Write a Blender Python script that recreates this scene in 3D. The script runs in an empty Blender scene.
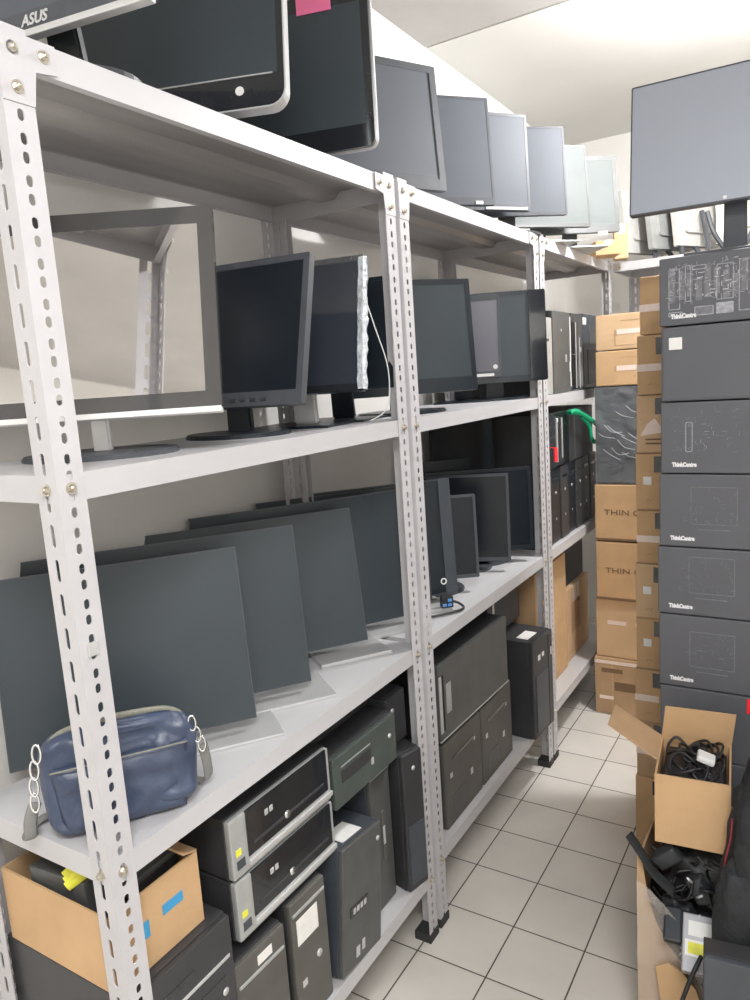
import bpy, bmesh, math, random
from mathutils import Vector, Matrix, noise
random.seed(7)
PI = math.pi
S = bpy.context.scene
COL = S.collection

# ------------------------------------------------------------------ camera
CAMPOS = Vector((0.89445, -0.61157, 1.53475))
yaw, pitch, roll, FPX = -0.561336, -0.161279, -0.068079, 733.43
fw = Vector((math.sin(yaw)*math.cos(pitch), math.cos(yaw)*math.cos(pitch), math.sin(pitch)))
r0 = Vector((math.cos(yaw), -math.sin(yaw), 0)); u0 = r0.cross(fw)
rt = r0*math.cos(roll) + u0*math.sin(roll)
up = -r0*math.sin(roll) + u0*math.cos(roll)
cam = bpy.data.cameras.new('camera')
cam.sensor_fit = 'VERTICAL'; cam.sensor_height = 36.0; cam.lens = FPX/1000*36.0
cam.clip_start = 0.02
co = bpy.data.objects.new('camera', cam); COL.objects.link(co)
M = Matrix((( rt.x, up.x, -fw.x), (rt.y, up.y, -fw.y), (rt.z, up.z, -fw.z))).to_4x4()
M.translation = CAMPOS
co.matrix_world = M
S.camera = co

# ------------------------------------------------------------------ light and exposure
S.view_settings.view_transform = 'Standard'
S.view_settings.look = 'None'
S.view_settings.exposure = 0.3
S.view_settings.gamma = 1.0
S.view_settings.use_curve_mapping = False
w = bpy.data.worlds.new('world'); S.world = w; w.use_nodes = True
w.node_tree.nodes['Background'].inputs[0].default_value = (0.9, 0.93, 1.0, 1)
w.node_tree.nodes['Background'].inputs[1].default_value = 0.15

def area_light(name, loc, size, power, rot=(0, 0, 0), color=(.99, .99, 1)):
    l = bpy.data.lights.new(name, 'AREA'); l.shape = 'RECTANGLE'
    l.size, l.size_y = size; l.energy = power; l.color = color
    o = bpy.data.objects.new(name, l); COL.objects.link(o); o.location = loc; o.rotation_euler = rot
    return o
def point_light(name, loc, radius, power, color=(.99, .99, 1)):
    l = bpy.data.lights.new(name, 'POINT'); l.shadow_soft_size = radius; l.energy = power; l.color = color
    o = bpy.data.objects.new(name, l); COL.objects.link(o); o.location = loc
    return o
LAMP = Vector((0.76, 2.05, 2.68))
point_light('ceiling_bulb_light', LAMP + Vector((0, 0, -.09)), .07, 92)
area_light('camera_side_fill_light', (1.25, -.95, 2.69), (.8, .8), 52)  # added fill out of view, brightens faces turned to the camera

# ------------------------------------------------------------------ materials
def mat(name, col, rough=.5, metal=0.0, spec=.5, var=0.0, vscale=12.0, bump=0.0, bscale=60.0, emit=None, estr=0, alpha=1.0, trans=0.0, coat=0.0, stretch=(1,1,1), speck=None):
    m = bpy.data.materials.new(name); m.use_nodes = True
    nt = m.node_tree; N = nt.nodes; L = nt.links
    b = N['Principled BSDF']
    b.inputs['Base Color'].default_value = (*col, 1)
    b.inputs['Roughness'].default_value = rough
    b.inputs['Metallic'].default_value = metal
    b.inputs['Specular IOR Level'].default_value = spec
    b.inputs['Coat Weight'].default_value = coat
    b.inputs['Transmission Weight'].default_value = trans
    b.inputs['Alpha'].default_value = alpha
    if emit: b.inputs['Emission Color'].default_value = (*emit, 1); b.inputs['Emission Strength'].default_value = estr
    tc = N.new('ShaderNodeTexCoord'); mp = N.new('ShaderNodeMapping'); L.new(tc.outputs['Object'], mp.inputs[0])
    mp.inputs['Scale'].default_value = stretch
    if var > 0:
        n = N.new('ShaderNodeTexNoise'); n.inputs['Scale'].default_value = vscale; n.inputs['Detail'].default_value = 5
        L.new(mp.outputs[0], n.inputs['Vector'])
        r = N.new('ShaderNodeValToRGB'); L.new(n.outputs['Fac'], r.inputs[0])
        r.color_ramp.elements[0].position = .3; r.color_ramp.elements[1].position = .7
        r.color_ramp.elements[0].color = (*[c*(1-var) for c in col], 1)
        r.color_ramp.elements[1].color = (*[min(1, c*(1+var)) for c in col], 1)
        L.new(r.outputs[0], b.inputs['Base Color'])
    if bump > 0:
        n2 = N.new('ShaderNodeTexNoise'); n2.inputs['Scale'].default_value = bscale; n2.inputs['Detail'].default_value = 4
        L.new(mp.outputs[0], n2.inputs['Vector'])
        bp = N.new('ShaderNodeBump'); bp.inputs['Strength'].default_value = bump; bp.inputs['Distance'].default_value = .01
        L.new(n2.outputs['Fac'], bp.inputs['Height']); L.new(bp.outputs[0], b.inputs['Normal'])
    return m

def floor_mat():
    m = bpy.data.materials.new('floor_tiles'); m.use_nodes = True
    nt = m.node_tree; N = nt.nodes; L = nt.links; b = N['Principled BSDF']
    tc = N.new('ShaderNodeTexCoord'); mp = N.new('ShaderNodeMapping')
    mp.inputs['Location'].default_value = (0.0214, -1.1046 + 0.1989*20, 0)
    mp.inputs['Location'].default_value = (0.0214 + 0.1989*10, -1.1046 + 0.1989*20, 0)
    L.new(tc.outputs['Object'], mp.inputs[0])
    br = N.new('ShaderNodeTexBrick'); L.new(mp.outputs[0], br.inputs['Vector'])
    br.offset = 0; br.squash = 1
    br.inputs['Scale'].default_value = 1; br.inputs['Brick Width'].default_value = 0.1989; br.inputs['Row Height'].default_value = 0.1989
    br.inputs['Mortar Size'].default_value = 0.0022; br.inputs['Mortar Smooth'].default_value = .2
    br.inputs['Color1'].default_value = (.75, .71, .65, 1); br.inputs['Color2'].default_value = (.80, .76, .70, 1)
    br.inputs['Mortar'].default_value = (.09, .08, .07, 1); br.inputs['Bias'].default_value = 0
    n = N.new('ShaderNodeTexNoise'); n.inputs['Scale'].default_value = 5; n.inputs['Detail'].default_value = 6
    L.new(tc.outputs['Object'], n.inputs['Vector'])
    mx = N.new('ShaderNodeMix'); mx.data_type = 'RGBA'; mx.blend_type = 'MULTIPLY'; mx.inputs[0].default_value = .25
    L.new(br.outputs['Color'], mx.inputs[6]); L.new(n.outputs['Fac'], mx.inputs[7])
    L.new(mx.outputs[2], b.inputs['Base Color'])
    b.inputs['Roughness'].default_value = .35
    bp = N.new('ShaderNodeBump'); bp.inputs['Strength'].default_value = .3; bp.inputs['Distance'].default_value = .002; bp.invert = True
    L.new(br.outputs['Fac'], bp.inputs['Height']); L.new(bp.outputs[0], b.inputs['Normal'])
    return m

MT = dict(
    floor=floor_mat(),
    wall=mat('wall_paint', (.80, .78, .745), .8, var=.04, vscale=3, bump=.05, bscale=80),
    ceiling=mat('ceiling_paint', (.70, .69, .66), .85, var=.03, vscale=2),
    ceiling_near=mat('ceiling_board', (.47, .455, .44), .9, var=.06, vscale=4),  # greyer tone than the ceiling past the gap
    groove=mat('ceiling_gap', (.16, .13, .10), .9, var=.1),
    rack=mat('rack_paint', (.52, .508, .522), .42, var=.04, vscale=14, bump=.04, bscale=120),
    shelf=mat('shelf_paint', (.52, .512, .522), .38, var=.07, vscale=7, bump=.05, bscale=40, stretch=(1, .25, 1)),
    underside_shade=mat('shaded_shelf_underside', (.40, .385, .38), .35, metal=.25, var=.16, vscale=5, stretch=(3, .35, 1)),  # streaky grey, darkened to carry the shade under the shelves
    bolt=mat('zinc_bolt', (.62, .58, .50), .3, metal=1, var=.1, vscale=200),
    rubber=mat('black_rubber', (.03, .03, .03), .7, var=.2),
    plastic=mat('black_plastic', (.035, .038, .042), .42, var=.12, vscale=30, bump=.03, bscale=300),
    plastic2=mat('charcoal_plastic', (.068, .073, .084), .45, var=.1, vscale=25),
    gloss=mat('gloss_black_plastic', (.02, .022, .026), .12, var=.1, coat=.5),
    screen=mat('dark_screen', (.012, .016, .022), .25, spec=.35, var=.1, vscale=4),
    screen_grey=mat('haze_grey_screen', (.10, .110, .128), .5, spec=.3, var=.06, vscale=3),  # grey lifted to put haze over the dark screens into their colour
    screen_slate=mat('slate_panel', (.043, .055, .064), .40, spec=.40, var=.1, vscale=4),
    screen_purple=mat('purple_tinted_screen', (.125, .123, .15), .3, spec=.6, var=.05, vscale=4),
    screen_bright=mat('reflection_pale_screen', (.125, .14, .136), .5, spec=.3, var=.08, vscale=6),  # white reflection on the screen put into its base colour
    mirror=mat('mirror_like_screen', (.96, .95, .94), .03, metal=1.0, var=.01, vscale=2),
    mirror_bezel=mat('gloss_grey_bezel', (.13, .128, .128), .08, metal=.5, var=.03),
    silver=mat('silver_plastic', (.62, .62, .62), .3, metal=.4, var=.04),
    chrome=mat('chrome', (.75, .75, .74), .18, metal=1, var=.03),
    white=mat('white_plastic', (.78, .78, .76), .4, var=.03),
    whitelabel=mat('white_sticker', (.80, .79, .76), .6, var=.05, vscale=60),
    pink=mat('pink_paper', (.85, .18, .36), .7, var=.04),
    yellow=mat('yellow_tape', (.72, .70, .06), .5, var=.15, vscale=50),
    red=mat('red_plastic', (.85, .03, .04), .45, var=.05),
    green=mat('green_strap', (.0, .33, .15), .6, var=.1, vscale=100, bump=.2, bscale=300),
    blue=mat('blue_connector', (.12, .35, .75), .4, var=.1),
    bluetape=mat('blue_tape', (.05, .30, .55), .5, var=.1),
    carton=mat('cardboard', (.56, .36, .19), .8, var=.08, vscale=9, bump=.06, bscale=120),
    carton2=mat('pale_cardboard', (.60, .41, .24), .8, var=.07, vscale=9, bump=.06, bscale=120),
    carton3=mat('brown_cardboard', (.46, .30, .17), .8, var=.12, vscale=9, bump=.1, bscale=90),
    tape=mat('clear_tape', (.72, .58, .44), .15, spec=.8, var=.06, vscale=40),
    paletape=mat('pale_tape', (.80, .66, .58), .35, var=.05, vscale=60),
    ink=mat('carton_ink', (.20, .12, .065), .7, var=.1),
    pccase=mat('pc_case_metal', (.040, .040, .043), .45, var=.12, vscale=10, bump=.03, bscale=300),
    pcgrey=mat('pc_grey_front', (.085, .088, .086), .42, var=.14, vscale=14),
    pcgreen=mat('pc_greenish_front', (.070, .084, .076), .42, var=.12, vscale=12),
    pcblue=mat('pc_slate_case', (.058, .067, .080), .4, var=.10, vscale=12),
    pcsilver=mat('pc_silver_front', (.44, .45, .44), .4, metal=.3, var=.1, vscale=20),
    pcside=mat('pc_brown_grey_side', (.098, .094, .084), .5, var=.15, vscale=9),
    blackbox=mat('black_printed_carton', (.095, .098, .11), .5, var=.06, vscale=6, bump=.03, bscale=150),
    print=mat('pale_line_print', (.33, .335, .36), .6, var=.3, vscale=90),
    print2=mat('white_print', (.80, .80, .82), .6, var=.04),
    print3=mat('faint_print', (.17, .172, .186), .6, var=.3, vscale=90),
    leather=mat('navy_leather', (.048, .066, .115), .38, var=.22, vscale=14, bump=.25, bscale=45),
    leather_strap=mat('grey_strap', (.22, .22, .21), .6, var=.1, bump=.2, bscale=200),
    zipm=mat('zip_tape', (.20, .20, .16), .5, var=.2, vscale=200),
    cable=mat('black_cable', (.018, .018, .020), .45, var=.1),
    fabric=mat('black_fabric', (.022, .024, .026), .85, var=.3, vscale=25, bump=.5, bscale=50),
    metal=mat('drive_metal', (.36, .36, .38), .4, metal=.4, var=.08),
    plasticwrap=mat('clear_stretch_film', (.9, .9, .9), .18, spec=.9, var=.02, alpha=.09, bump=.8, bscale=25),
    beige=mat('cream_plastic', (.66, .62, .52), .5, var=.05),
    backwhite=mat('pale_monitor_back', (.58, .57, .54), .5, var=.06),
    bulb=mat('lit_bulb', (1, 1, 1), .5, emit=(1, .99, .97), estr=14),
    navy=mat('deep_navy_plastic', (.010, .016, .023), .35, var=.15, vscale=12),
)

# ------------------------------------------------------------------ helpers
def link(name, bm, m, parent=None, smooth=False):
    me = bpy.data.meshes.new(name); bm.normal_update(); bm.to_mesh(me); bm.free()
    me.materials.append(MT[m] if isinstance(m, str) else m)
    o = bpy.data.objects.new(name, me); COL.objects.link(o)
    if parent is not None: o.parent = parent
    if smooth:
        for p in me.polygons: p.use_smooth = True
    return o
def thing(name, label, cat, loc=(0, 0, 0), rotz=0.0, group=None):
    o = bpy.data.objects.new(name, None); COL.objects.link(o); o.empty_display_size = .05
    o.location = loc; o.rotation_euler = (0, 0, rotz); o['label'] = label; o['category'] = cat
    if group: o['group'] = group
    return o
def tag(o, label, cat, group=None):
    o['label'] = label; o['category'] = cat
    if group: o['group'] = group
    return o
def struct(name, bm, m, smooth=False):
    o = link(name, bm, m, None, smooth); o['kind'] = 'structure'; return o
def box(lo, hi, bev=0.0, bm=None, seg=2, M=None):
    t = bmesh.new(); bmesh.ops.create_cube(t, size=1)
    for v in t.verts:
        v.co = Vector([lo[i] + (v.co[i]+.5)*(hi[i]-lo[i]) for i in range(3)])
    if bev > 0: bmesh.ops.bevel(t, geom=t.edges[:], offset=bev, segments=seg, affect='EDGES', profile=.6)
    if M is not None: bmesh.ops.transform(t, matrix=M, verts=t.verts)
    if bm is None: return t
    return merge(bm, t)
def merge(bm, t):
    me = bpy.data.meshes.new('t'); t.to_mesh(me); t.free(); bm.from_mesh(me); bpy.data.meshes.remove(me); return bm
def cyl(p0, p1, r, bm=None, n=16, r2=None):
    p0, p1 = Vector(p0), Vector(p1); d = p1-p0
    t = bmesh.new(); bmesh.ops.create_cone(t, cap_ends=True, segments=n, radius1=r, radius2=r if r2 is None else r2, depth=d.length)
    q = d.to_track_quat('Z', 'Y').to_matrix().to_4x4(); q.translation = (p0+p1)/2
    bmesh.ops.transform(t, matrix=q, verts=t.verts)
    if bm is None: return t
    return merge(bm, t)
def tube(pts, r, bm=None, n=8, closed=False, flat=None):
    """swept tube through points (Catmull-Rom smoothed); flat=(a,b) gives an elliptical section"""
    P = [Vector(p) for p in pts]; Q = []
    m = len(P)
    rng = range(m if closed else m-1)
    for i in rng:
        a = P[(i-1) % m] if (closed or i > 0) else P[0]; b = P[i]; c = P[(i+1) % m]; d = P[(i+2) % m] if (closed or i+2 < m) else P[-1]
        for k in range(6):
            t = k/6
            Q.append(.5*((2*b)+(-a+c)*t+(2*a-5*b+4*c-d)*t*t+(-a+3*b-3*c+d)*t**3))
    if not closed: Q.append(P[-1])
    t = bmesh.new(); rings = []
    prev = Vector((0, 0, 1))
    for i, p in enumerate(Q):
        nx = Q[(i+1) % len(Q)] if (closed or i+1 < len(Q)) else None
        pv = Q[i-1] if (closed or i > 0) else None
        d = ((nx if nx is not None else p) - (pv if pv is not None else p))
        if d.length < 1e-9: d = Vector((0, 0, 1))
        d.normalize()
        s = prev - d*prev.dot(d)
        if s.length < 1e-3: s = Vector((1, 0, 0)) - d*d.x
        s.normalize(); prev = s; u = d.cross(s)
        ra, rb = (r, r) if flat is None else flat
        rings.append([t.verts.new(p + s*math.cos(2*PI*k/n)*ra + u*math.sin(2*PI*k/n)*rb) for k in range(n)])
    R = len(rings)
    for i in range(R if closed else R-1):
        A, B = rings[i], rings[(i+1) % R]
        for k in range(n):
            t.faces.new((A[k], A[(k+1) % n], B[(k+1) % n], B[k]))
    if not closed:
        t.faces.new(rings[0][::-1]); t.faces.new(rings[-1])
    if bm is None: return t
    return merge(bm, t)
def rrect(w, h, r, n=5, cx=0, cz=0):
    r = min(r, w/2-1e-5, h/2-1e-5); out = []
    for (sx, sz, a0) in ((1, 1, 0), (-1, 1, PI/2), (-1, -1, PI), (1, -1, 3*PI/2)):
        for k in range(n+1):
            a = a0 + k/n*PI/2
            out.append((cx + sx*(w/2-r) + r*math.cos(a), cz + sz*(h/2-r) + r*math.sin(a)))
    return out
def prism(outline, y0, y1, bm=None, axis='y'):
    """extrude an (x,z) outline between y0 and y1"""
    t = bmesh.new()
    def mk(p, y): return (p[0], y, p[1]) if axis == 'y' else ((p[0], p[1], y) if axis == 'z' else (y, p[0], p[1]))
    A = [t.verts.new(mk(p, y0)) for p in outline]; B = [t.verts.new(mk(p, y1)) for p in outline]
    t.faces.new(A); t.faces.new(B[::-1]); n = len(A)
    for i in range(n): t.faces.new((A[i], B[i], B[(i+1) % n], A[(i+1) % n]))
    bmesh.ops.recalc_face_normals(t, faces=t.faces)
    if bm is None: return t
    return merge(bm, t)
def ringframe(outer, inner, y0, y1):
    """frame between two outlines of equal vertex count"""
    t = bmesh.new(); n = len(outer)
    V = [[t.verts.new((p[0], y, p[1])) for p in o] for o in (outer, inner) for y in (y0, y1)]
    oa, ob, ia, ib = V
    for i in range(n):
        j = (i+1) % n
        t.faces.new((oa[i], oa[j], ia[j], ia[i])); t.faces.new((ob[i], ib[i], ib[j], ob[j]))
        t.faces.new((oa[i], ob[i], ob[j], oa[j])); t.faces.new((ia[i], ia[j], ib[j], ib[i]))
    bmesh.ops.recalc_face_normals(t, faces=t.faces)
    return t
_txt = {}
def text(s, size, m, parent, loc, rot, name='lettering', bold=0.0, extrude=.0006, sx=1.0, shear=0):
    c = bpy.data.curves.new('txt', 'FONT'); c.body = s; c.size = size; c.extrude = extrude; c.offset = bold; c.align_x = 'CENTER'; c.align_y = 'CENTER'
    c.shear = shear; c.resolution_u = 3
    o = bpy.data.objects.new('txt', c); COL.objects.link(o)
    dg = bpy.context.evaluated_depsgraph_get(); me = bpy.data.meshes.new_from_object(o.evaluated_get(dg))
    bpy.data.objects.remove(o); bpy.data.curves.remove(c)
    me.name = name; me.materials.clear(); me.materials.append(MT[m])
    t = bpy.data.objects.new(name, me); COL.objects.link(t); t.parent = parent
    t.location = loc; t.rotation_euler = rot; t.scale = (sx, 1, 1)
    return t

# ------------------------------------------------------------------ room
XW, YB, ZC = -0.448, 3.75, 2.76
XR, YF = 1.95, -2.3
struct('floor', box((XW-.1, YF-.1, -.1), (XR+.1, YB+.1, 0)), 'floor')
struct('wall_left', box((XW-.1, YF-.1, 0), (XW, YB+.1, ZC+.15)), 'wall')
struct('wall_back', box((XW, YB, 0), (XR+.1, YB+.1, ZC+.15)), 'wall')
struct('wall_right', box((XR, YF-.1, 0), (XR+.1, YB, ZC+.15)), 'wall')
struct('wall_front', box((XW, YF-.1, 0), (XR, YF, ZC+.15)), 'wall')
struct('ceiling', box((XW, 2.105, ZC), (XR, YB, ZC+.1)), 'ceiling')
o = struct('ceiling_near_board', box((XW, YF, ZC), (XR, 2.093, ZC+.1)), 'ceiling_near'); o.name = 'ceiling'
struct('trim_1', box((XW, 2.093, ZC+.012), (XR, 2.105, ZC+.1)), 'groove')

# ceiling lamp
lamp = thing('ceiling_lamp', 'lit white bulb lamp hanging under the ceiling above the aisle', 'lamp', (LAMP.x, LAMP.y, ZC))
bm = cyl((0, 0, 0), (0, 0, -.025), .045, n=24); cyl((0, 0, -.02), (0, 0, -.095), .02, bm, 20); link('lamp_holder', bm, 'white', lamp, True)
bm = bmesh.new(); bmesh.ops.create_uvsphere(bm, u_segments=20, v_segments=14, radius=.038, matrix=Matrix.Translation((0, 0, -.125)))
link('bulb', bm, 'bulb', lamp, True)

# ------------------------------------------------------------------ slotted-angle racks
FW = .045
def slotplate(width, H, slots, sw, to3d, th=.002):
    """flat strip with rounded slots cut through it; slots=[(z0,z1)] centred"""
    t = bmesh.new(); a0 = (width-sw)/2; a1 = a0+sw
    cells = []; prev = 0
    for i, (s0, s1) in enumerate(slots):
        nxt = (s1 + slots[i+1][0])/2 if i+1 < len(slots) else H
        cells.append((prev, nxt, s0, s1)); prev = nxt
    for (c0, c1, s0, s1) in cells:
        r = min(sw/2, (s1-s0)/2)*.98
        inner = rrect(sw, s1-s0, r, 3, width/2, (s0+s1)/2)
        outer = []
        for k, p in enumerate(inner):
            q = k//4
            cx = width if q in (0, 3) else 0; cz = c1 if q in (0, 1) else c0
            j = k % 4
            # walk along the rectangle: side then corner
            if q == 0: o_ = [(width, p[1]), (width, c1), (width, c1), (p[0], c1)][j]
            elif q == 1: o_ = [(p[0], c1), (0, c1), (0, c1), (0, p[1])][j]
            elif q == 2: o_ = [(0, p[1]), (0, c0), (0, c0), (p[0], c0)][j]
            else: o_ = [(p[0], c0), (width, c0), (width, c0), (width, p[1])][j]
            outer.append(o_)
        n = len(inner)
        IV = [[t.verts.new(to3d(p[0], p[1], d)) for p in inner] for d in (0, th)]
        OV = [[t.verts.new(to3d(p[0], p[1], d)) for p in outer] for d in (0, th)]
        for k in range(n):
            j = (k+1) % n
            for d in (0, 1):
                f = (OV[d][k], OV[d][j], IV[d][j], IV[d][k])
                try: t.faces.new(f)
                except ValueError: pass
            t.faces.new((IV[0][k], IV[0][j], IV[1][j], IV[1][k]))
    # edges
    for a in (0, width):
        t.faces.new([t.verts.new(to3d(a, z, d)) for z, d in ((0, 0), (H, 0), (H, th), (0, th))])
    bmesh.ops.remove_doubles(t, verts=t.verts, dist=1e-6)
    bmesh.ops.dissolve_degenerate(t, edges=t.edges, dist=1e-7)
    bmesh.ops.recalc_face_normals(t, faces=t.faces)
    return t
def holes(H, kind):
    out = []
    if kind == 'long':
        z = .03
        while z < H-.05: out.append((z, z+.033)); z += .050
    else:
        z = .025; k = 0
        while z < H-.03: out.append((z-.0075, z+.0075)); z += (.029 if k % 2 else .023); k += 1
    return out
HTOP = 2.0
_post = {}
def post(parent, x, y, sx, sy, H=HTOP+.004, name='post'):
    """corner at x,y; flange A lies in the plane x=const running to sy; flange B in the plane y=const running to sx"""
    key = (sx, sy, H)
    if key not in _post:
        A = slotplate(FW, H, holes(H, 'round'), .0095, lambda a, z, d: (-sx*(-1)*d*1.0 if False else sx*d, sy*a, z))
        B = slotplate(FW, H, holes(H, 'long'), .0095, lambda a, z, d: (sx*(.0023+a*.949), sy*d, z))
        merge(A, B)
        o = link(name, A, 'rack', parent); _post[key] = o.data
    else:
        o = bpy.data.objects.new(name, _post[key]); COL.objects.link(o); o.parent = parent
    o.location = (x, y, .004)
    f = link('rubber_foot', box((min(0, sx*FW)-.003, min(0, sy*FW)-.003, -.004), (max(0, sx*FW)+.003, max(0, sy*FW)+.003, .022), .003), 'rubber', o)
    return o
def bolt(parent, loc, axis):
    b = cyl((0, 0, 0), Vector(axis)*.0015, .0085, n=16)
    cyl((0, 0, 0), Vector(axis)*.0065, .0062, b, 6, .0050); cyl((0, 0, 0), Vector(axis)*.009, .003, b, 10)
    o = link('bolt', b, 'bolt', parent); o.location = loc; return o
BH = .0390
def shelf(parent, x0, x1, y0, y1, z, th=.0012, ribs=True):
    bm = box((x0, y0, z-.0015), (x1, y1, z))
    for lo, hi in (((x0, y0, z-BH), (x0+.0015, y1, z-.0015)), ((x1-.0015, y0, z-BH), (x1, y1, z-.0015)),
                   ((x0+.0015, y0, z-BH), (x1-.0015, y0+.0015, z-.0015)), ((x0+.0015, y1-.0015, z-BH), (x1-.0015, y1, z-.0015))):
        box(lo, hi, 0, bm)
    # returned inner lips
    box((x1-.014, y0+.002, z-BH), (x1-.0015, y1-.002, z-BH+.0015), 0, bm)
    box((x0+.0015, y0+.002, z-BH), (x0+.014, y1-.002, z-BH+.0015), 0, bm)
    if ribs:
        xm = (x0+x1)/2
        prism([(xm-.035, z-.0016), (xm-.022, z-.017), (xm+.022, z-.017), (xm+.035, z-.0016)], y0+.004, y1-.004, bm)
    sh = link('shelf', bm, 'shelf', parent)
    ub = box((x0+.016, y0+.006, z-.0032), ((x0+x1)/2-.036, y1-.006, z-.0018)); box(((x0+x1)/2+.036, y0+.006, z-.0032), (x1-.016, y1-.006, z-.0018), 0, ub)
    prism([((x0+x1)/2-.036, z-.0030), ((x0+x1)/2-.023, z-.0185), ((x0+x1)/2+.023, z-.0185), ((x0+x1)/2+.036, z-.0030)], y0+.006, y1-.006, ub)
    link('underside_shade_sheet', ub, 'underside_shade', sh)  # thin sheet with the shelf's underside shade painted in
    return sh
def gusset(parent, y, z, s, x=.0025):
    """triangular corner plate between post and beam on the aisle face"""
    t = prism([(y, z), (y+s*.085, z), (y+s*.085, z-.036), (y+s*.052, z-.041), (y+s*.045, z-.085), (y, z-.085)], x, x+.0015, axis='x')
    return link('corner_plate', t, 'rack', parent)
D0 = -.372
def rack(y0, y1, levels, label):
    r = thing('metal_rack', label, 'shelving rack', (0, 0, 0), 0, 'slotted angle racks along the left wall')
    for k, z in enumerate(levels):
        shelf(r, D0+.003, -.0025, y0+.003, y1-.003, z)
    for (x, sx) in ((0, -1), (D0, 1)):
        for (y, sy) in ((y0, 1), (y1, -1)):
            p = post(r, x, y, sx, sy)
            for z in levels:
                if x == 0:
                    bolt(p, (0.0, sy*.022, z-BH/2-.004), (1, 0, 0))
                    bolt(p, (-.022, 0, z-BH/2-.004), (0, -sy, 0))
                else:
                    bolt(p, (.022, 0, z-BH/2-.004), (0, -sy, 0))
    for (y, s) in ((y0, 1), (y1, -1)):
        g = gusset(r, y, levels[0], s, -.0042 if False else .0)
        bolt(g, (.0015, y+s*.066, levels[0]-.018), (1, 0, 0)); bolt(g, (.0015, y+s*.022, levels[0]-.066), (1, 0, 0))
    return r
LV = [2.0, 1.435, .847]
rk0 = rack(0, .988, LV+[.200], 'white slotted metal rack nearest the viewer, blue bag on its shelf')
link('plastic_clip', box((-.001, .012, 1.172), (.004, .030, 1.192), .001), 'silver', rk0)
rack(1.008, 2.0, LV+[.222], 'middle white slotted metal rack of the left row, between the nearest and farthest')
rack(2.016, 3.022, LV+[.222], 'farthest white slotted metal rack of the left row, meeting the back corner')

rk = thing('metal_rack', 'white slotted metal rack across the back wall behind the box stacks', 'shelving rack', (0, 0, 0))
for z in (2.0, 1.435, .847, .22): shelf(rk, .004, 1.0, 3.045, 3.415, z)
for (x, y, sx, sy) in ((.001, 3.418, 1, -1), (1.003, 3.042, -1, 1), (1.003, 3.418, -1, -1)):
    post(rk, x, y, sx, sy)
bolt(rk, (.03, 3.045, 1.98), (0, -1, 0))

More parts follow.
